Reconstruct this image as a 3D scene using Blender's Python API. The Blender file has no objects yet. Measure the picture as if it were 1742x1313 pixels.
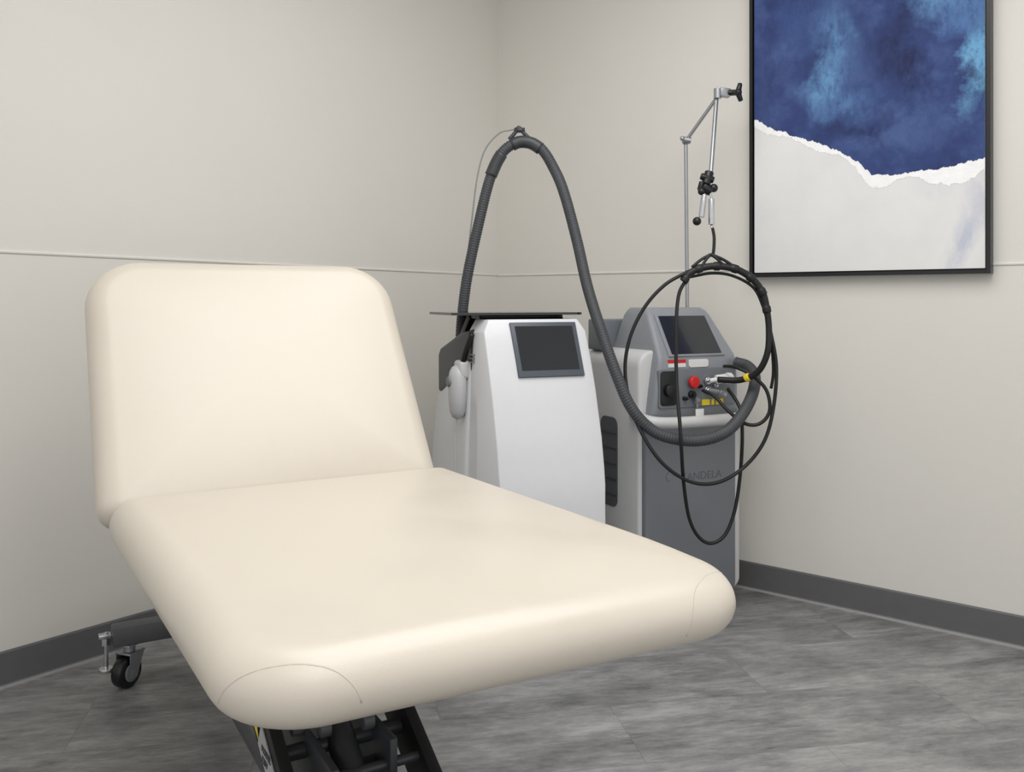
import bpy, bmesh, math, random
from mathutils import Vector, Matrix
random.seed(3)
scene = bpy.context.scene
COL = scene.collection
try:
    scene.view_settings.view_transform = 'Standard'
    scene.view_settings.look = 'None'
except Exception: pass

# ------------------------------------------------------------------ frames
CAM = Vector((2.736, -3.211, 0)); TH = math.radians(39.5)
RZ = Matrix.Rotation(TH, 4, 'Z')
PLAN = Matrix.Translation(CAM) @ RZ          # survey axes (metres) -> room axes
def P(x, y, z): return PLAN @ Vector((x, y, z))

# ------------------------------------------------------------------ materials
def srgb(r, g, b):
    f = lambda c: (c/255/12.92) if c/255 <= .04045 else ((c/255+.055)/1.055)**2.4
    return (f(r), f(g), f(b), 1)
def mat(name, col, rough=.5, metal=0, noise=.04, nscale=30, bump=0, bscale=200, spec=.5, coat=0, rvar=0):
    m = bpy.data.materials.new(name); m.use_nodes = True
    nt = m.node_tree; b = nt.nodes['Principled BSDF']
    tc = nt.nodes.new('ShaderNodeTexCoord')
    n = nt.nodes.new('ShaderNodeTexNoise'); n.inputs['Scale'].default_value = nscale
    n.inputs['Detail'].default_value = 4
    nt.links.new(tc.outputs['Object'], n.inputs['Vector'])
    r = nt.nodes.new('ShaderNodeValToRGB')
    c = srgb(*col)
    r.color_ramp.elements[0].position = .3; r.color_ramp.elements[1].position = .7
    r.color_ramp.elements[0].color = tuple(max(0, x*(1-noise)) for x in c[:3])+(1,)
    r.color_ramp.elements[1].color = tuple(min(1, x*(1+noise)) for x in c[:3])+(1,)
    nt.links.new(n.outputs['Fac'], r.inputs['Fac'])
    nt.links.new(r.outputs['Color'], b.inputs['Base Color'])
    b.inputs['Roughness'].default_value = rough; b.inputs['Metallic'].default_value = metal
    b.inputs['Specular IOR Level'].default_value = spec
    b.inputs['Coat Weight'].default_value = coat
    if rvar:
        mr = nt.nodes.new('ShaderNodeMapRange'); mr.inputs['From Min'].default_value = .3; mr.inputs['From Max'].default_value = .7
        mr.inputs['To Min'].default_value = rough-rvar; mr.inputs['To Max'].default_value = rough+rvar
        nt.links.new(n.outputs['Fac'], mr.inputs['Value']); nt.links.new(mr.outputs[0], b.inputs['Roughness'])
    if bump:
        n2 = nt.nodes.new('ShaderNodeTexNoise'); n2.inputs['Scale'].default_value = bscale
        n2.inputs['Detail'].default_value = 3
        nt.links.new(tc.outputs['Object'], n2.inputs['Vector'])
        bp = nt.nodes.new('ShaderNodeBump'); bp.inputs['Strength'].default_value = bump
        bp.inputs['Distance'].default_value = .002
        nt.links.new(n2.outputs['Fac'], bp.inputs['Height'])
        nt.links.new(bp.outputs['Normal'], b.inputs['Normal'])
    return m
M_wall = mat('wall_paint', (223, 220, 213), .75, noise=.010, nscale=2, bump=.15, bscale=350, spec=.25)
M_ceil = mat('ceiling_paint', (242, 242, 241), .9, noise=.01)
M_base = mat('baseboard_vinyl', (98, 98, 100), .5, noise=.03)
M_caulk = mat('caulk_strip', (170, 169, 168), .6)
M_cream = mat('cream_vinyl', (210, 201, 187), .34, noise=.02, nscale=5, bump=.10, bscale=420, spec=.6, rvar=.05)
M_seam = mat('cream_seam', (205, 195, 181), .5)
M_blk = mat('black_steel', (28, 28, 30), .45)
M_dgrey = mat('dark_grey_steel', (80, 81, 84), .45)
M_mgrey = mat('mid_grey_plastic', (120, 124, 130), .45)
M_white = mat('white_plastic', (221, 222, 225), .32, noise=.01, coat=.15)
M_white2 = mat('off_white_plastic', (196, 197, 200), .4, noise=.01)
M_hood = mat('charcoal_plastic', (58, 60, 64), .4)
M_black = mat('black_plastic', (20, 20, 22), .35)
M_vent = mat('vent_grey', (84, 86, 90), .5)
M_cable = mat('black_rubber', (18, 18, 19), .5)
M_hose = mat('grey_corrugated', (66, 68, 72), .55, noise=.06)
M_glass = mat('screen_glass', (34, 36, 40), .12, noise=.02, coat=.3)
M_bezel = mat('screen_bezel', (80, 86, 96), .35)
M_tray = mat('smoked_glass', (30, 30, 33), .15, coat=.5)
M_cond = mat('slate_grey_plastic', (113, 117, 123), .42, noise=.02)
M_cbody = mat('cabinet_grey', (140, 143, 149), .42, noise=.02)
M_cfr = mat('cabinet_white', (206, 206, 206), .4, noise=.01)
M_logo = mat('logo_grey', (92, 96, 102), .4)
M_chrome = mat('chrome', (205, 207, 210), .2, metal=1)
M_alu = mat('brushed_aluminium', (168, 170, 174), .35, metal=.8)
M_red = mat('red_plastic', (205, 30, 32), .35)
M_yel = mat('yellow_label', (232, 205, 40), .5)
M_lab = mat('white_label', (230, 230, 228), .5)
M_plab = mat('pale_label', (176, 177, 178), .5)
M_wire = mat('grey_wire', (140, 140, 138), .4)
M_frame = mat('black_frame', (18, 18, 20), .35)

# floor
def floor_mat():
    m = bpy.data.materials.new('grey_vinyl_floor'); m.use_nodes = True
    nt = m.node_tree; b = nt.nodes['Principled BSDF']; L = nt.links.new
    tc = nt.nodes.new('ShaderNodeTexCoord')
    mp = nt.nodes.new('ShaderNodeMapping'); mp.inputs['Rotation'].default_value = (0, 0, -math.radians(50))
    L(tc.outputs['Object'], mp.inputs['Vector'])
    def brick(c1, c2, mort):
        br = nt.nodes.new('ShaderNodeTexBrick')
        br.inputs['Scale'].default_value = 1; br.inputs['Brick Width'].default_value = .92
        br.inputs['Row Height'].default_value = .305; br.inputs['Mortar Size'].default_value = .0012
        br.inputs['Mortar Smooth'].default_value = .2
        br.inputs['Color1'].default_value = c1; br.inputs['Color2'].default_value = c2; br.inputs['Mortar'].default_value = mort
        L(mp.outputs['Vector'], br.inputs['Vector']); return br
    bo = brick((0, 0, 0, 1), (1, 1, 1, 1), (.5, .5, .5, 1))    # per-plank random value shifts the print
    ad = nt.nodes.new('ShaderNodeVectorMath'); ad.operation = 'MULTIPLY_ADD'
    ad.inputs[1].default_value = (.2, .08, .15)
    L(bo.outputs['Color'], ad.inputs[0]); L(mp.outputs['Vector'], ad.inputs[2])
    def noise(sc, scale, det, rough=.6, dist=0):
        q = nt.nodes.new('ShaderNodeMapping'); q.inputs['Scale'].default_value = sc
        L(ad.outputs[0], q.inputs['Vector'])
        n = nt.nodes.new('ShaderNodeTexNoise'); n.inputs['Scale'].default_value = scale
        n.inputs['Detail'].default_value = det; n.inputs['Roughness'].default_value = rough
        n.inputs['Distortion'].default_value = dist
        L(q.outputs['Vector'], n.inputs['Vector']); return n
    n1 = noise((1, 2.4, 1), 3.0, 12, .68, .3)
    n2 = noise((1, 4.5, 1), 12, 14, .82, .1)
    mx = nt.nodes.new('ShaderNodeMix'); mx.inputs[0].default_value = .45
    L(n1.outputs['Fac'], mx.inputs[2]); L(n2.outputs['Fac'], mx.inputs[3])
    r = nt.nodes.new('ShaderNodeValToRGB'); e = r.color_ramp.elements
    e[0].position = .37; e[0].color = srgb(90, 90, 91)
    e[1].position = .62; e[1].color = srgb(168, 167, 166)
    k = e.new(.485); k.color = srgb(129, 129, 129)
    L(mx.outputs[0], r.inputs['Fac'])
    br = brick((1, 1, 1, 1), (.95, .95, .95, 1), (.66, .66, .66, 1))
    mu = nt.nodes.new('ShaderNodeMix'); mu.data_type = 'RGBA'; mu.blend_type = 'MULTIPLY'
    mu.inputs[0].default_value = .8
    L(r.outputs['Color'], mu.inputs[6]); L(br.outputs['Color'], mu.inputs[7])
    L(mu.outputs[2], b.inputs['Base Color'])
    b.inputs['Roughness'].default_value = .40
    bp = nt.nodes.new('ShaderNodeBump'); bp.inputs['Strength'].default_value = .08; bp.inputs['Distance'].default_value = .002
    L(n2.outputs['Fac'], bp.inputs['Height']); L(bp.outputs['Normal'], b.inputs['Normal'])
    return m

# ------------------------------------------------------------------ mesh helpers
def finish(bm, name, m, parent=None, smooth=True, loc=None, rot=None, autosmooth=35):
    bmesh.ops.recalc_face_normals(bm, faces=bm.faces)
    me = bpy.data.meshes.new(name); bm.to_mesh(me); bm.free()
    ms = m if isinstance(m, (list, tuple)) else [m]
    for x in ms: me.materials.append(x)
    if smooth:
        me.polygons.foreach_set('use_smooth', [True]*len(me.polygons))
        if autosmooth: 
            try: me.set_sharp_from_angle(angle=math.radians(autosmooth))
            except Exception: pass
    ob = bpy.data.objects.new(name, me); COL.objects.link(ob)
    if parent: ob.parent = parent
    if loc: ob.location = loc
    if rot: ob.rotation_euler = rot
    return ob
def box(name, x0, x1, y0, y1, z0, z1, m, parent=None, bev=0, seg=3, **k):
    bm = bmesh.new(); bmesh.ops.create_cube(bm, size=1)
    for v in bm.verts:
        v.co = Vector(((x0+x1)/2+v.co.x*(x1-x0), (y0+y1)/2+v.co.y*(y1-y0), (z0+z1)/2+v.co.z*(z1-z0)))
    if bev: bmesh.ops.bevel(bm, geom=list(bm.edges), offset=bev, segments=seg, profile=.5, affect='EDGES', clamp_overlap=True)
    return finish(bm, name, m, parent, **k)
def add_box(bm, x0, x1, y0, y1, z0, z1, bev=0, M=None):
    b2 = bmesh.new(); bmesh.ops.create_cube(b2, size=1)
    for v in b2.verts:
        v.co = Vector(((x0+x1)/2+v.co.x*(x1-x0), (y0+y1)/2+v.co.y*(y1-y0), (z0+z1)/2+v.co.z*(z1-z0)))
    if bev: bmesh.ops.bevel(b2, geom=list(b2.edges), offset=bev, segments=2, profile=.5, affect='EDGES')
    merge(bm, b2, M)
def merge(bm, b2, M=None):
    if M is not None: bmesh.ops.transform(b2, matrix=M, verts=b2.verts)
    me = bpy.data.meshes.new('t'); b2.to_mesh(me); b2.free(); bm.from_mesh(me); bpy.data.meshes.remove(me)
def add_cyl(bm, a, b, r, r2=None, n=20, bev=0):
    a = Vector(a); b = Vector(b); d = b-a; L = d.length
    b2 = bmesh.new(); bmesh.ops.create_cone(b2, cap_ends=True, segments=n, radius1=r, radius2=(r if r2 is None else r2), depth=L)
    if bev:
        es = [e for e in b2.edges if abs(e.verts[0].co.z-e.verts[1].co.z) < 1e-6]
        bmesh.ops.bevel(b2, geom=es, offset=bev, segments=3, profile=.5, affect='EDGES')
    M = Matrix.Translation((a+b)/2) @ d.to_track_quat('Z', 'Y').to_matrix().to_4x4()
    merge(bm, b2, M)
def add_sph(bm, c, r, sc=(1, 1, 1)):
    b2 = bmesh.new(); bmesh.ops.create_uvsphere(b2, u_segments=18, v_segments=12, radius=r)
    merge(bm, b2, Matrix.Translation(c) @ Matrix.Diagonal((*sc, 1)))
def cyl(name, a, b, r, m, parent=None, r2=None, n=24, bev=0, **k):
    bm = bmesh.new(); add_cyl(bm, a, b, r, r2, n, bev); return finish(bm, name, m, parent, **k)
def prism(name, pts, axis, a0, a1, m, parent=None, bev=0, seg=3, **k):
    """extrude 2-D outline along axis ('x': pts=(y,z); 'y': pts=(x,z); 'z': pts=(x,y))"""
    bm = bmesh.new()
    def mk(p, a): return (a, p[0], p[1]) if axis == 'x' else ((p[0], a, p[1]) if axis == 'y' else (p[0], p[1], a))
    A = [bm.verts.new(mk(p, a0)) for p in pts]; B = [bm.verts.new(mk(p, a1)) for p in pts]
    n = len(pts); bm.faces.new(A); bm.faces.new(B[::-1])
    for i in range(n): bm.faces.new((A[i], A[(i+1) % n], B[(i+1) % n], B[i]))
    bmesh.ops.recalc_face_normals(bm, faces=bm.faces)
    if bev:
        es = [e for e in bm.edges if (len(e.link_faces) == 2 and e.calc_face_angle(0) > .6)]
        bmesh.ops.bevel(bm, geom=es, offset=bev, segments=seg, profile=.5, affect='EDGES')
    return finish(bm, name, m, parent, **k)
def rrect(x0, x1, y0, y1, r, n=8, rs=None):
    """rounded rectangle; rs = radii for corners (x1y1, x0y1, x0y0, x1y0)"""
    rs = rs or (r, r, r, r); out = []
    for (cx, cy, sx, sy, a0), rr in zip(((x1, y1, -1, -1, 0), (x0, y1, 1, -1, 90), (x0, y0, 1, 1, 180), (x1, y0, -1, 1, 270)), rs):
        for i in range(n+1):
            a = math.radians(a0+90*i/n)
            out.append((cx+sx*rr+rr*math.cos(a), cy+sy*rr+rr*math.sin(a)))
    return out
def loft(name, rings, m, parent=None, bevel=0, **k):
    bm = bmesh.new(); R = [[bm.verts.new(p) for p in r] for r in rings]; n = len(R[0])
    for a, b in zip(R, R[1:]):
        for i in range(n): bm.faces.new((a[i], a[(i+1) % n], b[(i+1) % n], b[i]))
    bm.faces.new(R[0][::-1]); bm.faces.new(R[-1])
    if bevel:
        bmesh.ops.recalc_face_normals(bm, faces=bm.faces)
        es = [e for e in bm.edges if (len(e.link_faces) == 2 and e.calc_face_angle(0) > .35)]
        bmesh.ops.bevel(bm, geom=es, offset=bevel, segments=3, profile=.5, affect='EDGES')
    return finish(bm, name, m, parent, **k)
def spline(pts, step):
    pts = [Vector(p) for p in pts]; Q = [2*pts[0]-pts[1]]+pts+[2*pts[-1]-pts[-2]]
    dense = []
    for i in range(1, len(Q)-2):
        p0, p1, p2, p3 = Q[i-1:i+3]; n = 24
        for j in range(n):
            t = j/n
            dense.append(.5*((2*p1)+(-p0+p2)*t+(2*p0-5*p1+4*p2-p3)*t*t+(-p0+3*p1-3*p2+p3)*t**3))
    dense.append(pts[-1])
    out = [dense[0]]; acc = 0
    for a, b in zip(dense, dense[1:]):
        d = (b-a).length
        while acc+d >= step and d > 1e-9:
            t = (step-acc)/d; a = a.lerp(b, t); out.append(a.copy()); d = (b-a).length; acc = 0
        acc += d
    return out
def add_tube(bm, pts, r, step=.008, n=12, rf=None, flat=1):
    S = spline(pts, step)
    t0 = (S[1]-S[0]).normalized(); up = Vector((0, 0, 1)) if abs(t0.z) < .9 else Vector((1, 0, 0))
    u = t0.cross(up).normalized(); prev = None
    for i, p in enumerate(S):
        t = (S[min(i+1, len(S)-1)]-S[max(i-1, 0)]).normalized()
        u = (u-t*u.dot(t)).normalized(); w = t.cross(u)
        rr = rf(i) if rf else r
        ring = [bm.verts.new(p+rr*(math.cos(2*math.pi*k/n)*u+math.sin(2*math.pi*k/n)*w*flat)) for k in range(n)]
        if prev:
            for k in range(n): bm.faces.new((prev[k], prev[(k+1) % n], ring[(k+1) % n], ring[k]))
        else: bm.faces.new(ring[::-1])
        prev = ring
    bm.faces.new(prev)
def tube(name, pts, r, m, parent=None, step=.008, n=12, rf=None, inv=None, flat=1):
    """inv: survey-plan points are converted to the parent's own space"""
    if inv is not None: pts = [inv @ P(*p) for p in pts]
    bm = bmesh.new(); add_tube(bm, pts, r, step, n, rf, flat)
    return finish(bm, name, m, parent, autosmooth=0)
def cushion(name, x0, x1, y0, y1, th, re, rs, m, parent, crown=.008, taper=None, **k):
    """upholstered pad: top plane z=0, bottom z=-th"""
    bm = bmesh.new(); rings = []
    def ring(ins, z):
        r = [max(q-ins, .012) for q in rs]
        pts = rrect(x0+ins, x1-ins, y0+ins, y1-ins, 0, 10, r)
        out = []
        N = len(pts)
        for i in range(N):                      # subdivide straight sides
            a = Vector(pts[i]); b = Vector(pts[(i+1) % N]); s = 14 if (i % 11 == 10) else 1
            for j in range(s):
                q = a.lerp(b, j/s); out.append((q.x, q.y, z))
        return out
    ns = 24
    rb = th-re
    for i in range(ns+1):                       # side, bottom to top
        a = -math.pi/2+math.pi*i/ns
        r_ = re if a > 0 else min(rb, re)
        ins = r_*(1-math.cos(a))
        z = (-re+re*math.sin(a)) if a > 0 else (-re+rb*math.sin(a))
        rings.append(ring(ins, z))
    cx, cy = (x0+x1)/2, (y0+y1)/2
    last = rings[-1]
    for s in (.96, .90, .82, .7, .55, .4, .25, .1):
        rings.append([(cx+(p[0]-cx)*s, cy+(p[1]-cy)*s, crown*(1-s**2.2)) for p in last])
    if taper:
        rings = [[taper(*p) for p in r] for r in rings]
    R = [[bm.verts.new(p) for p in r] for r in rings]; n = len(R[0])
    for a, b in zip(R, R[1:]):
        for i in range(n): bm.faces.new((a[i], a[(i+1) % n], b[(i+1) % n], b[i]))
    bm.faces.new(R[0][::-1]); bm.faces.new(R[-1])
    return finish(bm, name, m, parent, autosmooth=0, **k)
def empty(name, M, label, cat):
    e = bpy.data.objects.new(name, None); e.empty_display_size = .1; COL.objects.link(e)
    e.matrix_world = M; e['label'] = label; e['category'] = cat; return e
def text(name, s, size, m, parent, loc, rot=(math.pi/2, 0, 0), ext=.0006, align='CENTER', sx=1):
    cu = bpy.data.curves.new(name, 'FONT'); cu.body = s; cu.size = size; cu.extrude = ext; cu.align_x = align; cu.align_y = 'CENTER'
    t = bpy.data.objects.new('tmp', cu); COL.objects.link(t)
    bpy.context.view_layer.update()
    me = bpy.data.meshes.new_from_object(t.evaluated_get(bpy.context.evaluated_depsgraph_get()))
    bpy.data.objects.remove(t)
    for v in me.vertices: v.co.x *= sx
    me.materials.clear(); me.materials.append(m)
    o = bpy.data.objects.new(name, me); COL.objects.link(o); o.parent = parent; o.location = loc; o.rotation_euler = rot
    return o

# ------------------------------------------------------------------ room
RX, RY, H = 4.4, -4.6, 2.75
def struct(o): o['kind'] = 'structure'; return o
struct(box('floor', -.1, RX+.1, RY-.1, .1, -.1, 0, floor_mat(), smooth=False))
struct(box('ceiling', -.1, RX+.1, RY-.1, .1, H, H+.1, M_ceil, smooth=False))
struct(box('wall_left', -.1, 0, RY, 0, 0, H, M_wall, smooth=False))
struct(box('wall_right', -.1, RX+.1, 0, .1, 0, H, M_wall, smooth=False))
struct(prism('baseboard_left', [(0, 0), (.016, 0), (.008, .008), (.006, .095), (.003, .1), (0, .1)], 'y', RY, -.0, M_base, smooth=False))
struct(prism('baseboard_right', [(0, 0), (-.016, 0), (-.008, .008), (-.006, .095), (-.003, .1), (0, .1)], 'x', 0.006, RX, M_base, smooth=False))
struct(box('trim_1', .012, .022, RY, -.02, 0, .005, M_caulk, smooth=False))
struct(box('trim_2', .02, RX, -.022, -.012, 0, .005, M_caulk, smooth=False))
rail = lambda s, z: [(0, z-.005), (s*.003, z-.004), (s*.0045, z-.0015), (s*.0045, z+.0015), (s*.003, z+.004), (0, z+.005)]
struct(prism('trim_3', rail(1, 0), 'y', RY, 0, M_wall, loc=(0, 0, 1.217), rot=(-.0093, 0, 0)))
struct(prism('trim_4', rail(-1, 1.215), 'x', .008, RX, M_wall))

# ------------------------------------------------------------------ framed artwork (flat on wall_right, facing -y)
art = empty('framed_artwork', Matrix.Translation((1.693, 0, 1.185)), 'large abstract canvas, navy blue above torn white paper, thin black frame', 'picture')
W2, AH = .409, 1.30
bm = bmesh.new()
add_box(bm, -W2, -W2+.012, -.042, -.002, 0, AH); add_box(bm, W2-.012, W2, -.042, -.002, 0, AH)
add_box(bm, -W2+.012, W2-.012, -.042, -.002, 0, .012); add_box(bm, -W2+.012, W2-.012, -.042, -.002, AH-.012, AH)
add_box(bm, -W2+.012, W2-.012, -.014, -.002, .012, AH-.012)
finish(bm, 'frame', M_frame, art, smooth=False)
def blobs(nt, tc, n, fn, cur, spec, warp, L):
    for (x, z, wx, wz, rot, colr, st) in spec:
        mp = nt.nodes.new('ShaderNodeMapping'); mp.vector_type = 'TEXTURE'
        mp.inputs['Location'].default_value = (x, 0, z); mp.inputs['Rotation'].default_value = (0, math.radians(rot), 0)
        mp.inputs['Scale'].default_value = (wx, 1, wz)
        ad = nt.nodes.new('ShaderNodeVectorMath'); ad.operation = 'ADD'
        sc = nt.nodes.new('ShaderNodeVectorMath'); sc.operation = 'MULTIPLY_ADD'
        sc.inputs[1].default_value = (warp, 0, warp); sc.inputs[2].default_value = (-warp/2, 0, -warp/2)
        L(n.outputs['Color'], sc.inputs[0]); L(tc.outputs['Object'], ad.inputs[0]); L(sc.outputs[0], ad.inputs[1])
        L(ad.outputs[0], mp.inputs['Vector'])
        g = nt.nodes.new('ShaderNodeTexGradient'); g.gradient_type = 'SPHERICAL'; L(mp.outputs['Vector'], g.inputs['Vector'])
        fr = nt.nodes.new('ShaderNodeMapRange'); fr.inputs['From Min'].default_value = .3; fr.inputs['From Max'].default_value = .7
        L(fn.outputs['Fac'], fr.inputs['Value'])
        mm = nt.nodes.new('ShaderNodeMath'); mm.operation = 'MULTIPLY'; L(g.outputs['Fac'], mm.inputs[0]); L(fr.outputs[0], mm.inputs[1])
        m2 = nt.nodes.new('ShaderNodeMath'); m2.operation = 'MULTIPLY'; m2.use_clamp = True; L(mm.outputs[0], m2.inputs[0]); m2.inputs[1].default_value = st*2
        mx = nt.nodes.new('ShaderNodeMix'); mx.data_type = 'RGBA'; L(m2.outputs[0], mx.inputs[0]); L(cur, mx.inputs[6]); mx.inputs[7].default_value = srgb(*colr)
        cur = mx.outputs[2]
    return cur
def art_mat(name, ramp, nsc, spec, warp, fine=22):
    m = bpy.data.materials.new(name); m.use_nodes = True; nt = m.node_tree; L = nt.links.new
    b = nt.nodes['Principled BSDF']; b.inputs['Roughness'].default_value = .7; b.inputs['Specular IOR Level'].default_value = .25
    tc = nt.nodes.new('ShaderNodeTexCoord')
    n = nt.nodes.new('ShaderNodeTexNoise'); n.inputs['Scale'].default_value = nsc; n.inputs['Detail'].default_value = 9; n.inputs['Roughness'].default_value = .62
    L(tc.outputs['Object'], n.inputs['Vector'])
    r = nt.nodes.new('ShaderNodeValToRGB'); e = r.color_ramp.elements
    e[0].position = ramp[0][0]; e[0].color = srgb(*ramp[0][1]); e[1].position = ramp[-1][0]; e[1].color = srgb(*ramp[-1][1])
    for p, c in ramp[1:-1]:
        k = e.new(p); k.color = srgb(*c)
    L(n.outputs['Fac'], r.inputs['Fac'])
    mp = nt.nodes.new('ShaderNodeMapping'); mp.inputs['Scale'].default_value = (1.6, 1, .8); L(tc.outputs['Object'], mp.inputs['Vector'])
    fn = nt.nodes.new('ShaderNodeTexNoise'); fn.inputs['Scale'].default_value = fine; fn.inputs['Detail'].default_value = 10; fn.inputs['Roughness'].default_value = .75
    L(mp.outputs['Vector'], fn.inputs['Vector'])
    cur = blobs(nt, tc, n, fn, r.outputs['Color'], spec, warp, L)
    L(cur, b.inputs['Base Color']); return m
M_blue = art_mat('art_blue', [(.3, (38, 48, 86)), (.5, (54, 70, 120)), (.7, (80, 102, 152))], 5,
  [(-.08, .84, .09, .20, -22, (90, 128, 174), .85), (-.11, .70, .09, .16, 12, (100, 144, 188), 1.0), (-.05, .59, .13, .08, -20, (84, 118, 166), .8), (.37, .70, .06, .20, 8, (110, 164, 204), 1.2), (.24, .93, .20, .10, 28, (94, 134, 180), 1.1), (.34, .84, .10, .10, 30, (84, 118, 168), .9),
   (.14, .46, .22, .06, -10, (76, 96, 144), .8), (-.22, .95, .12, .2, 0, (62, 84, 136), .9), (.13, .72, .09, .20, -35, (36, 44, 80), .9), (.02, .52, .18, .07, -15, (38, 48, 88), .7), (-.30, .72, .10, .25, 0, (54, 68, 116), .9)], .32, 24)
M_paper = art_mat('art_paper', [(.35, (224, 224, 224)), (.6, (233, 232, 230))], 3,
  [(.34, .13, .05, .20, 24, (196, 200, 214), 1.0), (.37, .25, .06, .12, 10, (208, 208, 216), 1.1), (.25, .30, .10, .06, 0, (216, 216, 222), .7)], .08, 12)
A0, A1 = -W2+.017, W2-.017
box('canvas', A0, A1, -.034, -.014, .017, AH-.017, M_paper, art, smooth=False)
edge = [(A0, .592), (-.30, .541), (-.188, .495), (-.081, .447), (-.01, .396), (.041, .346), (.139, .337), (.232, .352), (.323, .358), (A1, .372)]
def jag(pts, amp, seed, off=lambda t: 0):
    rnd = random.Random(seed); out = []; w = 0
    for (a, b) in zip(pts, pts[1:]):
        n = max(2, int(abs(b[0]-a[0])/.003))
        for j in range(n):
            t = j/n; w = w*.75+rnd.uniform(-amp, amp)
            x = a[0]+(b[0]-a[0])*t; out.append((x, a[1]+(b[1]-a[1])*t+w-off(x)))
    out.append((pts[-1][0], pts[-1][1]-off(pts[-1][0]))); return out
def area(name, bottom, top, y, m):
    bm = bmesh.new(); prev = None
    for (x, z), (x2, z2) in zip(bottom, top):
        a = bm.verts.new((x, y, z)); b = bm.verts.new((x, y, z2))
        if prev: bm.faces.new((prev[0], a, b, prev[1]))
        prev = (a, b)
    return finish(bm, name, m, art, smooth=False)
e1 = jag(edge, .0032, 5)
e2 = jag(edge, .0036, 9, off=lambda x: .020+.018*max(0, 1-abs(x-.03)/.12)+.010*math.sin(x*31)+.05*max(0, 1-abs(x-.33)/.16))
M_torn = mat('torn_paper_edge', (250, 250, 250), .8, bump=.5, bscale=120)
area('torn_edge', e2, [(x, z+.004) for x, z in e1], -.0348, M_torn)
area('painted_area', e1, [(x, AH-.017) for x, z in e1], -.0355, M_blue)

# ------------------------------------------------------------------ treatment chair
MC = Matrix.Translation(P(-.485, 1.997, 0)) @ Matrix.Rotation(TH+math.radians(29.74), 4, 'Z')
ch = empty('treatment_chair', MC, 'cream upholstered medical treatment chair, reclined backrest, dark wheeled base', 'treatment chair')
SZ = .700
def seat_t(x, y, z):
    t = max(0, (-.72-y)/.28)
    f = max(0, min(1, -y/1.0))
    x = x*(1+.014*f)+.036*f                    # slight outward set of the foot end
    y = y-.012*f*(x/.38)
    k = max(0, 1+z/.108)
    return (x, y, z-.016*t*t*k*k)
seat = cushion('seat', -.385, .385, -.990, .015, .106, .056, (.05, .05, .12, .105), M_cream, ch, crown=.012, taper=seat_t, loc=(0, 0, SZ))
back = cushion('backrest', -.398, .384, -.03, .655, .10, .052, (.13, .13, .05, .05), M_cream, ch, crown=.014, loc=(0, .046, .670), rot=(math.radians(56), 0, 0))
# subframe
bm = bmesh.new()
add_box(bm, -.325, -.295, -.76, .02, .564, .602, .004); add_box(bm, .295, .325, -.76, .02, .564, .602, .004)
add_box(bm, -.3, .3, -.74, -.70, .566, .602, .003); add_box(bm, -.3, .3, -.3, -.26, .566, .602, .003)
add_box(bm, -.3, .3, -.04, 0, .566, .602, .003)
finish(bm, 'seat_frame', M_blk, ch)
for s in (-1, 1):
    tube('backrest_frame', [(s*.25, .0, .578), (s*.25, .12, .58), (s*.25, .2, .70), (s*.25, .38, .96)], .018, M_blk, ch, step=.02, n=8)
# lift
def beam(bm, a, b, w, h, bev=.003):
    a = Vector(a); b = Vector(b); d = b-a
    M = Matrix.Translation((a+b)/2) @ d.to_track_quat('Y', 'Z').to_matrix().to_4x4()
    add_box(bm, -w/2, w/2, -d.length/2, d.length/2, -h/2, h/2, bev, M)
for x in (-.165, .075):
    bm = bmesh.new()
    beam(bm, (x, -.05, .54), (x, -.72, .17), .022, .09)
    add_cyl(bm, (x-.02, -.05, .54), (x+.022, -.05, .54), .03); add_cyl(bm, (x-.02, -.72, .17), (x+.022, -.72, .17), .03)
    finish(bm, 'lift_arm', M_blk, ch)
bm = bmesh.new()
add_cyl(bm, (-.05, -.66, .2), (-.05, -.3, .42), .026, n=24, bev=.004); add_cyl(bm, (-.05, -.32, .41), (-.05, -.12, .54), .016)
add_box(bm, -.09, -.01, -.72, -.60, .14, .25, .008)
add_cyl(bm, (-.16, -.45, .32), (.07, -.45, .32), .014); add_cyl(bm, (-.16, -.25, .43), (.07, -.25, .43), .016); add_cyl(bm, (-.16, -.53, .30), (.07, -.53, .30), .009)
add_box(bm, -.115, -.10, -.6, -.3, .25, .35, .004); add_box(bm, .005, .02, -.55, -.35, .26, .35, .004)
add_box(bm, -.11, .02, -.50, -.47, .285, .292, .002)
finish(bm, 'lift_actuator', M_hood, ch)
for x, y in ((-.125, -.44), (-.085, -.47), (-.01, -.48), (.035, -.42)):
    cyl('lift_roller', (x-.010, y, .360), (x+.010, y, .360), .017, M_dgrey, ch, n=16, bev=.003)
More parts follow.
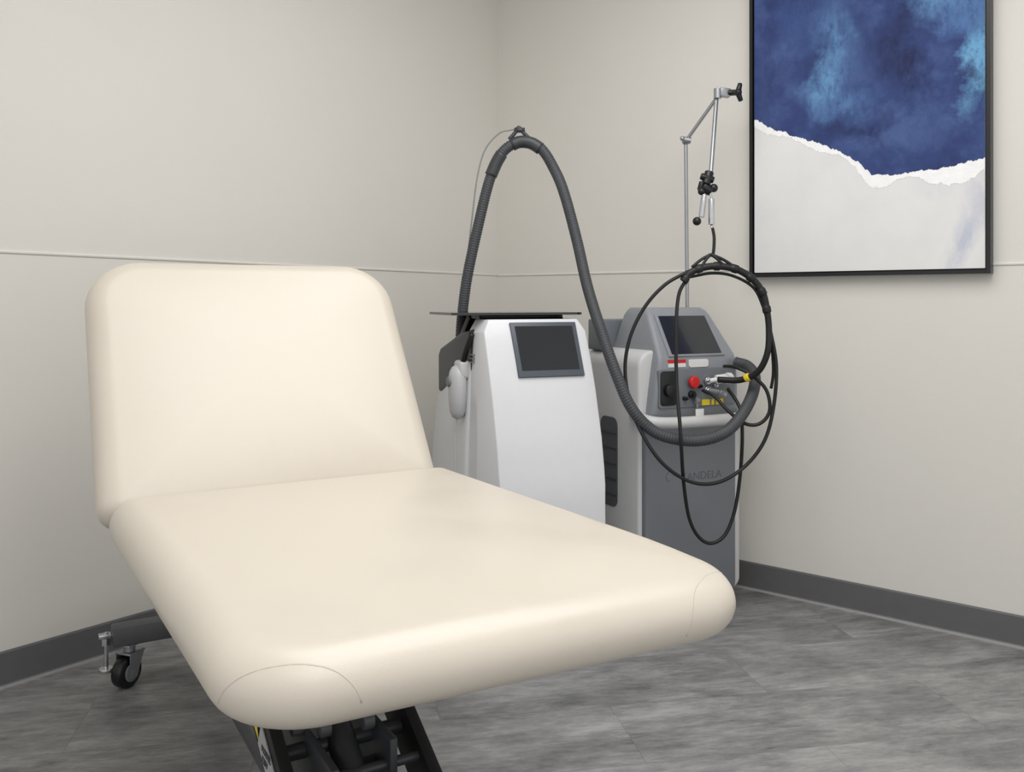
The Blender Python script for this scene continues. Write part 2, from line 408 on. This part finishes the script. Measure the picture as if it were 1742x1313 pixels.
# base
bm = bmesh.new()
add_box(bm, -.30, .30, .745, .80, .125, .18, .005); add_box(bm, -.30, .30, -.80, -.745, .105, .16, .005)
add_box(bm, -.095, -.04, -.76, .76, .10, .155, .005); add_box(bm, .04, .095, -.76, .76, .10, .155, .005)
add_box(bm, -.185, .1, -.74, -.70, .10, .155, .005)
finish(bm, 'base_frame', M_dgrey, ch)
def castor(x, y, ztop):
    c = bpy.data.objects.new('castor', None); COL.objects.link(c); c.parent = ch; c.location = (x, y, 0)
    c.rotation_euler = (0, 0, math.radians(-50))
    bm = bmesh.new(); add_cyl(bm, (-.018, 0, .044), (.018, 0, .044), .044, n=32, bev=.007)
    finish(bm, 'tyre', M_black, c)
    for s in (-1, 1):
        bm = bmesh.new()
        add_cyl(bm, (s*.0185, 0, .044), (s*.023, 0, .044), .026, n=24, bev=.002); add_cyl(bm, (s*.022, 0, .044), (s*.029, 0, .044), .008)
        finish(bm, 'hub', M_mgrey, c)
    bm = bmesh.new()
    for s in (-1, 1):
        prof = [(-.014, .03), (.012, .03), (.040, .094), (.040, .100), (-.012, .100)]
        A = [bm.verts.new((s*.024, p[0], p[1])) for p in prof]; B = [bm.verts.new((s*.027, p[0], p[1])) for p in prof]
        bm.faces.new(A); bm.faces.new(B[::-1])
        for i in range(5): bm.faces.new((A[i], A[(i+1) % 5], B[(i+1) % 5], B[i]))
    add_box(bm, -.028, .028, -.015, .044, .094, .100, .002); add_cyl(bm, (0, .012, .100), (0, .012, ztop), .016)
    add_box(bm, -.03, .03, -.02, .045, ztop-.006, ztop, .002)
    finish(bm, 'fork', M_alu, c)
for x, y, z in ((-.262, .775, .125), (.262, .775, .125), (-.27, -.772, .108), (.27, -.772, .108)): castor(x, y, z)
bm = bmesh.new()
add_cyl(bm, (-.315, .772, .065), (-.315, .772, .165), .006); add_cyl(bm, (-.315, .772, .055), (-.315, .772, .066), .02, n=20, bev=.002)
add_cyl(bm, (-.315, .772, .13), (-.315, .772, .15), .013, n=6); add_box(bm, -.335, -.297, .76, .784, .150, .162, .002)
finish(bm, 'levelling_foot', M_chrome, ch)
# label plate on lift arm
t = math.atan2(.37, .67)
bm = bmesh.new(); add_box(bm, -.0185, -.0165, -.05, .05, -.024, .024, 0)
o = finish(bm, 'arm_label', M_plab, ch, smooth=False, loc=(-.1605, -.445, .318), rot=(t, 0, 0)); o['label'] = 'pale printed label'
for s, z in (('MODEL', .010), ('120V', -.010)):
    text('label_text', s, .016, M_dgrey, ch, (-.1800, -.445+z*math.sin(-t), .318+z*math.cos(t)), rot=(math.pi/2, 0, -math.pi/2), sx=1.1)
bm = bmesh.new(); vs = [bm.verts.new(p) for p in ((-.178, -.355, .340), (-.178, -.392, .326), (-.178, -.375, .36))]; bm.faces.new(vs)
o = finish(bm, 'warning_triangle', M_yel, ch, smooth=False); o['label'] = 'yellow warning triangle sticker'
from mathutils.bvhtree import BVHTree
bmq = bmesh.new(); bmq.from_mesh(seat.data); bvh = BVHTree.FromBMesh(bmq); bmq.free()
for s in (-1, 1):
    dx = .036
    pts = [(s*.39+dx, -.895, -.075), (s*.375+dx, -.915, -.045), (s*.345+dx, -.940, -.022), (s*.305+dx, -.958, -.018), (s*.272+dx, -.974, -.026), (s*.252+dx, -.985, -.045), (s*.243+dx, -.99, -.065), (s*.240+dx, -.985, -.080)]
    pp = []
    for p in spline(pts, .006):
        c, n, i, d = bvh.find_nearest(p); pp.append(c-n*.0008)
    bm = bmesh.new(); add_tube(bm, pp, .0015, .006, 6)
    finish(bm, 'seam', M_seam, ch, loc=(0, 0, SZ), autosmooth=0)

# ------------------------------------------------------------------ white laser machine
MW = Matrix.Translation(P(.114, 2.83, 0)) @ Matrix.Rotation(TH+math.radians(21.2), 4, 'Z'); IW = MW.inverted()
wm = empty('laser_machine', MW, 'white hair-removal laser machine with tilted touchscreen, top tray and corrugated hose', 'laser machine')
def yf(z):  # front profile
    k = [(.06, .0), (.3, -.014), (.5, -.008), (.65, .012), (.8, .046), (.9, .076), (1.0, .112), (1.036, .128)]
    for (a, b), (c, d) in zip(k, k[1:]):
        if z <= c: return b+(d-b)*(z-a)/(c-a)
    return k[-1][1]
def hw(z): return .188+.028*min(1, max(0, (1.03-z)/.50))**.9
rings = []
for z in [.06, .2, .35, .45, .5, .55, .6, .65, .7, .75, .8, .85, .9, .95, .995, 1.015, 1.036]:
    w = hw(z); t = max(0, (z-.995)/.041); w -= .022*t
    q = min(1, (1.036-z)/.6)
    cx = .012+.034*q; cy = .05+.06*q
    y = yf(z)
    wl = w-.012*q
    rings.append([(w, .225, z), (-wl, .225, z), (-wl, y+cy, z), (-wl+cx, y, z), (w-cx*.4, y, z), (w, y+cx*.8, z)])
loft('front_shell', rings, M_white, wm, bevel=.0035, autosmooth=50)
def bring(w, zf, zb, yb): return [(w, .18, zf), (-w, .18, zf), (-w, yb, zb), (w, yb, zb)]
loft('body', [bring(.222, .05, .05, .565), bring(.222, .40, .38, .578), bring(.214, .62, .58, .576), bring(.199, .905, .755, .565)], M_white, wm, bevel=.014, autosmooth=50)
prism('rear_hood', [(.17, .862), (.563, .762), (.566, .90), (.54, .925), (.30, .99), (.17, 1.005)], 'x', -.196, .18, M_hood, wm, bev=.012)
box('plinth', -.19, .19, .03, .55, .03, .06, M_black, wm, bev=.006)
for x in (-.17, .17):
    for y in (.07, .5): cyl('wheel', (x-.012, y, .025), (x+.012, y, .025), .025, M_black, wm, n=20, bev=.004)
# screen on the sloping face
tilt = math.atan2(yf(1.0)-yf(.88), .12)
scr = bpy.data.objects.new('touchscreen', None); COL.objects.link(scr); scr.parent = wm
scr.location = (.036, yf(.938)-.001, .937); scr.rotation_euler = (-tilt, 0, 0)
prism('bezel', [(-.113, -.092), (.120, -.092), (.113, .093), (-.122, .093)], 'y', -.006, .012, M_bezel, scr, bev=.002)
prism('display', [(-.099, -.070), (.104, -.070), (.098, .079), (-.107, .079)], 'y', -.0075, .0, M_glass, scr)
box('name_strip', .012, .05, yf(.815)-.0015, yf(.815)+.006, .803, .809, M_alu, wm, smooth=False)
for i in range(3): box('side_vent', -.2025, -.19, .15, .18, .895+i*.012, .899+i*.012, M_mgrey, wm, smooth=False)
# tray
prism('tray', rrect(-.27, .195, .14, .44, .025, 5), 'z', 1.050, 1.058, M_tray, wm, smooth=False)
bm = bmesh.new()
for s in (-1, 1):
    beam(bm, (s*.15, .43, .94), (s*.14, .33, 1.045), .03, .025); beam(bm, (s*.14, .22, 1.0), (s*.14, .24, 1.05), .025, .03)
add_box(bm, -.15, .15, .22, .36, 1.035, 1.05, .004)
add_box(bm, -.10, .10, .24, .36, .985, 1.035, .008)
finish(bm, 'tray_bracket', M_black, wm)
# handpiece hanging on the machine's side
hp = bpy.data.objects.new('handpiece', None); COL.objects.link(hp); hp.parent = wm; hp.location = (-.228, .225, .80)
rings = []
for z, a, b in ((-.094, .008, .006), (-.088, .022, .018), (-.07, .033, .026), (-.03, .040, .030), (.01, .041, .031), (.045, .038, .030), (.065, .031, .026), (.078, .020, .019), (.084, .008, .008)):
    rings.append([(b*math.cos(2*math.pi*i/24), a*math.sin(2*math.pi*i/24), z) for i in range(24)])
loft('grip', rings, M_white2, hp, autosmooth=0)
cyl('trigger', (-.036, 0, .03), (-.018, 0, .03), .017, M_mgrey, hp, bev=.003)
box('cradle', -.004, .036, -.036, .036, .04, .100, M_cfr, hp, bev=.012)
tube('handpiece_cable', [(-.232, .225, .705), (-.236, .23, .62), (-.234, .23, .5), (-.230, .23, .35), (-.230, .25, .2), (-.222, .3, .12)], .003, M_white2, wm)
tube('side_strap', [(-.196, .17, .99), (-.210, .185, .94), (-.216, .200, .90), (-.214, .21, .87)], .010, M_black, wm)
# corrugated hose
hose = [(-.186, 3.2, .90), (-.183, 3.2, .98), (-.177, 3.2, 1.058), (-.160, 3.2, 1.184), (-.124, 3.2, 1.353), (-.080, 3.2, 1.530), (-.036, 3.2, 1.626), (.0295, 3.2, 1.666),
 (.100, 3.19, 1.643), (.150, 3.18, 1.566), (.185, 3.15, 1.473), (.226, 3.11, 1.307), (.259, 3.05, 1.140), (.301, 2.97, .983), (.344, 2.92, .850), (.389, 2.90, .747),
 (.456, 2.90, .676), (.533, 2.90, .648), (.619, 2.90, .645), (.695, 2.90, .672), (.755, 2.93, .724), (.808, 3.0, .784), (.8375, 3.08, .836), (.8275, 3.14, .868), (.79, 3.17, .88)]
tube('hose', hose, .019, M_hose, wm, step=.003, n=14, rf=lambda i: (.0196, .0196, .0172)[i % 3], inv=IW)
tube('hose_cuff', [(-.076, 3.2, 1.545), (-.055, 3.2, 1.593), (-.034, 3.2, 1.628)], .0228, M_hood, wm, inv=IW)
tube('hose_cuff', [(-.0, 3.2, 1.655), (.0295, 3.2, 1.666), (.07, 3.195, 1.660), (.108, 3.189, 1.635)], .0224, M_hood, wm, inv=IW)
bm = bmesh.new()
add_tube(bm, [IW @ P(-.01, 3.2, 1.675), IW @ P(.012, 3.2, 1.70), IW @ P(.024, 3.2, 1.718), IW @ P(.04, 3.2, 1.70), IW @ P(.062, 3.197, 1.678)], .007, .005, 8)
add_cyl(bm, IW @ P(.008, 3.2, 1.708), IW @ P(.046, 3.2, 1.708), .009)
finish(bm, 'hose_clip', M_hood, wm, autosmooth=0)
tube('support_wire', [(.03, 3.2, 1.712), (-.010, 3.2, 1.708), (-.05, 3.2, 1.694), (-.097, 3.2, 1.637), (-.124, 3.2, 1.542), (-.143, 3.2, 1.395), (-.160, 3.2, 1.247), (-.174, 3.19, 1.058), (-.18, 3.18, .93)], .0028, M_wire, wm, inv=IW, n=8)

# ------------------------------------------------------------------ grey laser console
MK = Matrix.Translation(P(.617, 3.148, 0)) @ Matrix.Rotation(TH+math.radians(26.7), 4, 'Z'); IK = MK.inverted()
cm = empty('laser_machine', MK, 'grey floor-standing laser console with red stop button and looped cables', 'laser machine')
prism('body', rrect(-.205, .243, .055, .925, 0, 8, (.08, .06, .035, .035)), 'y', .0, .35, M_cfr, cm, bev=.012)
prism('front_panel', rrect(-.192, .205, .062, .70, .02, 5), 'y', -.022, .03, M_cond, cm, bev=.012)
# console head: plan outlines stacked in z
rings = []
for z, xa, xb, ya, yb in ((.69, -.178, .202, -.028, .20), (.72, -.176, .202, -.040, .24), (.80, -.165, .198, -.043, .26), (.885, -.152, .193, -.042, .27), (.905, -.148, .190, -.036, .27), (1.045, -.122, .156, .060, .225), (1.062, -.118, .150, .076, .21), (1.072, -.11, .142, .096, .20)):
    rings.append([(p[0], p[1], z) for p in rrect(xa, xb, ya, yb, .018, 5)])
loft('console_head', rings, M_cbody, cm, autosmooth=28)
st = math.atan2(.096, .14)
cs = bpy.data.objects.new('touchscreen', None); COL.objects.link(cs); cs.parent = cm; cs.location = (.014, .0120, .975); cs.rotation_euler = (-st, 0, 0)
def trap(wb, wt, h0, h1): return [(-wb, h0), (wb, h0), (wt, h1), (-wt, h1)]
prism('bezel', trap(.122, .114, -.088, .086), 'y', -.006, .01, M_cbody, cs, bev=.002)
prism('display', trap(.108, .102, -.080, .077), 'y', -.008, .0, M_glass, cs)
cp = bpy.data.objects.new('control_panel', None); COL.objects.link(cp); cp.parent = cm; cp.location = (-.020, -.012, 0)
prism('panel_plate', rrect(-.135, .195, .728, .862, .01, 4), 'y', -.036, -.02, M_cond, cp, bev=.002)
prism('holster_recess', rrect(-.13, -.062, .738, .856, .012, 4), 'y', -.039, -.02, M_black, cp, bev=.002)
cyl('holster_socket', (-.095, -.055, .79), (-.095, -.03, .79), .022, M_black, cp, bev=.003)
bm = bmesh.new(); add_cyl(bm, (.0, -.062, .816), (.0, -.045, .816), .021, n=28, bev=.005); add_cyl(bm, (.0, -.046, .816), (.0, -.034, .816), .012)
finish(bm, 'stop_button', M_red, cp)
for x, z in ((.066, .818), (.066, .785), (.0, .772), (.033, .80), (-.03, .76), (.10, .80)):
    bm = bmesh.new(); r_ = .0135 if x in (.066, .0) else .0075
    add_cyl(bm, (x, -.05, z), (x, -.034, z), r_, n=20, bev=.002); add_cyl(bm, (x, -.058, z), (x, -.05, z), r_*.5)
    finish(bm, 'connector', M_chrome if x > .05 else M_black, cp)
bm = bmesh.new(); add_cyl(bm, (.015, -.055, .757), (.015, -.045, .745), .009, n=16); add_box(bm, .011, .019, -.052, -.049, .715, .757, .001)
finish(bm, 'key', M_alu, cp)
box('key_tag', .0, .034, -.064, -.060, .690, .724, M_lab, cp, bev=.001)
for x0, x1 in ((.046, .080), (.088, .100), (.108, .140)): box('warning_sticker', x0, x1, -.0385, -.035, .732, .752, M_yel, cp, smooth=False)
prism('danger_label', rrect(-.113, -.040, .868, .886, .001, 2), 'y', -.0445, -.03, M_lab, cm, smooth=False)
prism('danger_band', rrect(-.113, -.040, .882, .894, .001, 2), 'y', -.045, -.03, M_red, cm, smooth=False)
prism('rating_label', rrect(-.026, .058, .866, .893, .008, 4), 'y', -.046, -.03, M_lab, cm)
bm = bmesh.new(); add_cyl(bm, (.090, -.06, .822), (.128, -.068, .826), .016, n=18, bev=.002); add_cyl(bm, (.128, -.068, .826), (.148, -.07, .824), .020, n=6)
add_cyl(bm, (.066, -.055, .818), (.090, -.06, .822), .008)
finish(bm, 'cable_plug', M_lab, cp)
bm = bmesh.new(); add_cyl(bm, (.066, -.055, .785), (.098, -.065, .779), .009, n=16); add_cyl(bm, (.098, -.065, .779), (.122, -.07, .765), .012, n=16, bev=.002)
finish(bm, 'cable_plug', M_alu, cp)
tube('push_handle', [(-.205, .03, .70), (-.205, -.03, .693), (-.185, -.065, .687), (-.12, -.078, .683), (.01, -.082, .682), (.14, -.078, .683), (.200, -.065, .687), (.215, -.03, .693), (.215, .03, .70)], .020, M_cfr, cm, step=.01, n=14)
prism('side_grille_recess', rrect(.13, .24, .36, .68, .03, 5), 'x', -.2075, -.19, M_vent, cm)
for i in range(5): box('grille_slat', -.2095, -.2, .138, .235, .40+i*.055, .405+i*.055, M_hood, cm, smooth=False)
box('rear_module', -.20, -.05, .25, .34, .915, 1.028, M_cond, cm, bev=.006)
box('plinth', -.18, .2, .05, .34, .03, .056, M_black, cm, bev=.004)
for x in (-.17, .19):
    for y in (.07, .31): cyl('wheel', (x-.012, y, .028), (x+.012, y, .028), .028, M_black, cm, n=20, bev=.004)
text('brand_lettering', 'CANDELA', .040, M_logo, cm, (.045, -.0222, .480), sx=1.0, ext=.0004)
bm = bmesh.new()
add_tube(bm, [(-.090+.017*math.cos(a), -.0222, .49+.017*math.sin(a)) for a in [i*math.pi/12 for i in range(0, 19)]], .0011, .004, 6)
finish(bm, 'brand_emblem', M_logo, cm, autosmooth=0)
# pole and articulated arm
K = lambda *p: IK @ P(*p)
arm = bpy.data.objects.new('support_arm', None); COL.objects.link(arm); arm.parent = cm
cyl('pole', K(.655, 3.33, .92), K(.652, 3.35, 1.69), .0070, M_alu, arm)
bm = bmesh.new(); add_sph(bm, K(.652, 3.35, 1.695), .015); add_cyl(bm, K(.640, 3.34, 1.70), K(.668, 3.34, 1.695), .012); add_sph(bm, K(.635, 3.33, 1.702), .009)
finish(bm, 'elbow', M_alu, arm)
cyl('upper_rod', K(.655, 3.345, 1.70), K(.752, 3.25, 1.845), .0065, M_alu, arm)
bm = bmesh.new(); add_box(bm, -.026, .026, -.014, .014, -.016, .016, .004, Matrix.Translation(K(.765, 3.24, 1.852)) @ Matrix.Rotation(math.radians(-20), 4, 'Z') @ Matrix.Rotation(math.radians(6), 4, 'Y'))
add_cyl(bm, K(.745, 3.235, 1.865), K(.745, 3.235, 1.83), .014)
finish(bm, 'clamp', M_alu, arm)
bm = bmesh.new(); c = K(.815, 3.22, 1.848); add_cyl(bm, K(.785, 3.235, 1.85), c, .011)
for a in (65, 185, 305):
    add_cyl(bm, c, c+Vector((.024*math.cos(math.radians(a)), 0, .037*math.sin(math.radians(a)))), .011, .008, 12, .003)
add_sph(bm, c, .014)
finish(bm, 'wing_knob', M_black, arm)
cyl('hanging_rod', K(.742, 3.24, 1.83), K(.694, 3.12, 1.53), .0075, M_alu, arm)
bm = bmesh.new()
for (a, b, r) in (((.688, 3.11, 1.545), (.672, 3.10, 1.50), .016), ((.655, 3.10, 1.53), (.70, 3.10, 1.515), .012), ((.662, 3.10, 1.495), (.692, 3.10, 1.475), .017), ((.66, 3.1, 1.51), (.652, 3.1, 1.48), .010)):
    add_cyl(bm, K(*a), K(*b), r, bev=.003)
add_sph(bm, K(.70, 3.1, 1.488), .015); add_sph(bm, K(.656, 3.09, 1.475), .013)
finish(bm, 'ball_clamp', M_black, arm)
bm = bmesh.new()
add_cyl(bm, K(.665, 3.09, 1.465), K(.655, 3.09, 1.385), .010, n=16, bev=.002)
add_cyl(bm, K(.690, 3.09, 1.45), K(.690, 3.09, 1.36), .0105, n=16, bev=.002)
add_cyl(bm, K(.686, 3.09, 1.475), K(.690, 3.09, 1.45), .004); add_cyl(bm, K(.690, 3.09, 1.36), K(.692, 3.07, 1.33), .004)
finish(bm, 'spring_balancer', M_chrome, arm)
bm = bmesh.new(); add_sph(bm, K(.640, 3.09, 1.372), .015); finish(bm, 'adjuster_knob', M_black, arm)
bm = bmesh.new()
add_tube(bm, [K(.690, 3.07, 1.345), K(.686, 3.03, 1.31), K(.668, 2.96, 1.26), K(.657, 2.94, 1.245)], .0055, .006, 8)
for x in (.588, .62, .70, .735):
    add_tube(bm, [K(.655, 2.94, 1.25), K((x+.655)/2, 2.935, 1.232), K(x, 2.93, 1.205)], .005, .006, 8)
finish(bm, 'hanging_strap', M_cable, arm, autosmooth=0)
# cables
Y = 2.93
c1 = [(.577, .0, 1.193), (.500, 0, 1.148), (.432, 0, 1.071), (.384, 0, .965), (.372, 0, .849), (.400, -.03, .714), (.471, -.06, .589), (.567, -.05, .517), (.664, -.03, .506), (.760, 0, .550), (.828, 0, .637), (.859, 0, .753), (.867, 0, .888), (.843, 0, 1.023), (.836, 0, 1.085)]
c2 = [(.581, .0, 1.177), (.548, 0, 1.119), (.535, -.02, 1.004), (.533, -.04, .830), (.537, -.075, .70), (.542, -.075, .62), (.558, -.03, .502), (.581, 0, .386), (.616, .02, .318), (.660, .03, .293), (.708, .04, .318), (.743, .05, .396), (.762, .05, .521), (.766, .04, .656), (.762, .06, .74), (.735, .12, .80)]
c4 = [(.650, .115, .792), (.683, .08, .775), (.718, .05, .733), (.770, .03, .691), (.818, .02, .691), (.851, .02, .733), (.843, .03, .801), (.799, .05, .849), (.755, .09, .872), (.73, .16, .87)]
c5 = [(.836, 0, 1.075), (.843, 0, 1.004), (.838, .0, .926), (.812, .02, .862), (.765, .06, .832), (.695, .095, .830)]
add = lambda L: [(x, Y+dy, z) for x, dy, z in L]
for c_ in (c1, c2, c4): tube('cable', add(c_), .0060, M_cable, cm, inv=IK, n=10)
tube('cable', add(c5), .0105, M_cable, cm, inv=IK, n=12)
c3 = [(.562, 0, 1.160), (.590, 0, 1.192), (.654, 0, 1.21), (.731, 0, 1.202), (.789, 0, 1.168), (.824, 0, 1.119), (.838, 0, 1.055)]
tube('cable_sleeve', add(c3), .0105, M_cable, cm, inv=IK, step=.004, n=12, rf=lambda i: .0145 if (i//5) % 3 == 0 else .0115)
tube('cable', add([(.57, .012, 1.172), (.60, .012, 1.178), (.66, .014, 1.188), (.725, .014, 1.18), (.79, .01, 1.145), (.822, .01, 1.09), (.85, .01, .99), (.862, .015, .87), (.855, .02, .80)]), .0050, M_cable, cm, inv=IK, n=10)
o = tube('cable_marker', add([(.778, .046, .838), (.79, .036, .846)]), .0135, M_yel, cm, inv=IK, n=12, step=.003); o['label'] = 'yellow cable marker band'

# ------------------------------------------------------------------ light
def alight(name, x, y, sx, sy, p, col=(1, .995, .985)):
    l = bpy.data.lights.new(name, 'AREA'); l.shape = 'RECTANGLE'; l.size = sx; l.size_y = sy; l.energy = p; l.color = col
    o = bpy.data.objects.new(name, l); COL.objects.link(o); o.location = (x, y, H-.03); return o
alight('added_overhead_light', 1.9, -1.7, 1.8, 1.8, 38)  # unseen soft area light, added below the ceiling to light the room; no fixture
alight('added_overhead_light', 3.2, -3.2, 1.6, 1.6, 22)  # second added area light, unseen, above the camera end
w = bpy.data.worlds.new('World'); scene.world = w; w.use_nodes = True
w.node_tree.nodes['Background'].inputs[0].default_value = (1, .995, .99, 1); w.node_tree.nodes['Background'].inputs[1].default_value = .88

# ------------------------------------------------------------------ camera
cd = bpy.data.cameras.new('Camera'); cam = bpy.data.objects.new('Camera', cd); COL.objects.link(cam)
cam.location = (CAM.x, CAM.y, 1.1); cam.rotation_euler = (math.pi/2, 0, TH)
cd.sensor_width = 36; cd.lens = 1519/1742*36; cd.shift_y = -(656.5-510)/1742; cd.clip_start = .02
scene.camera = cam
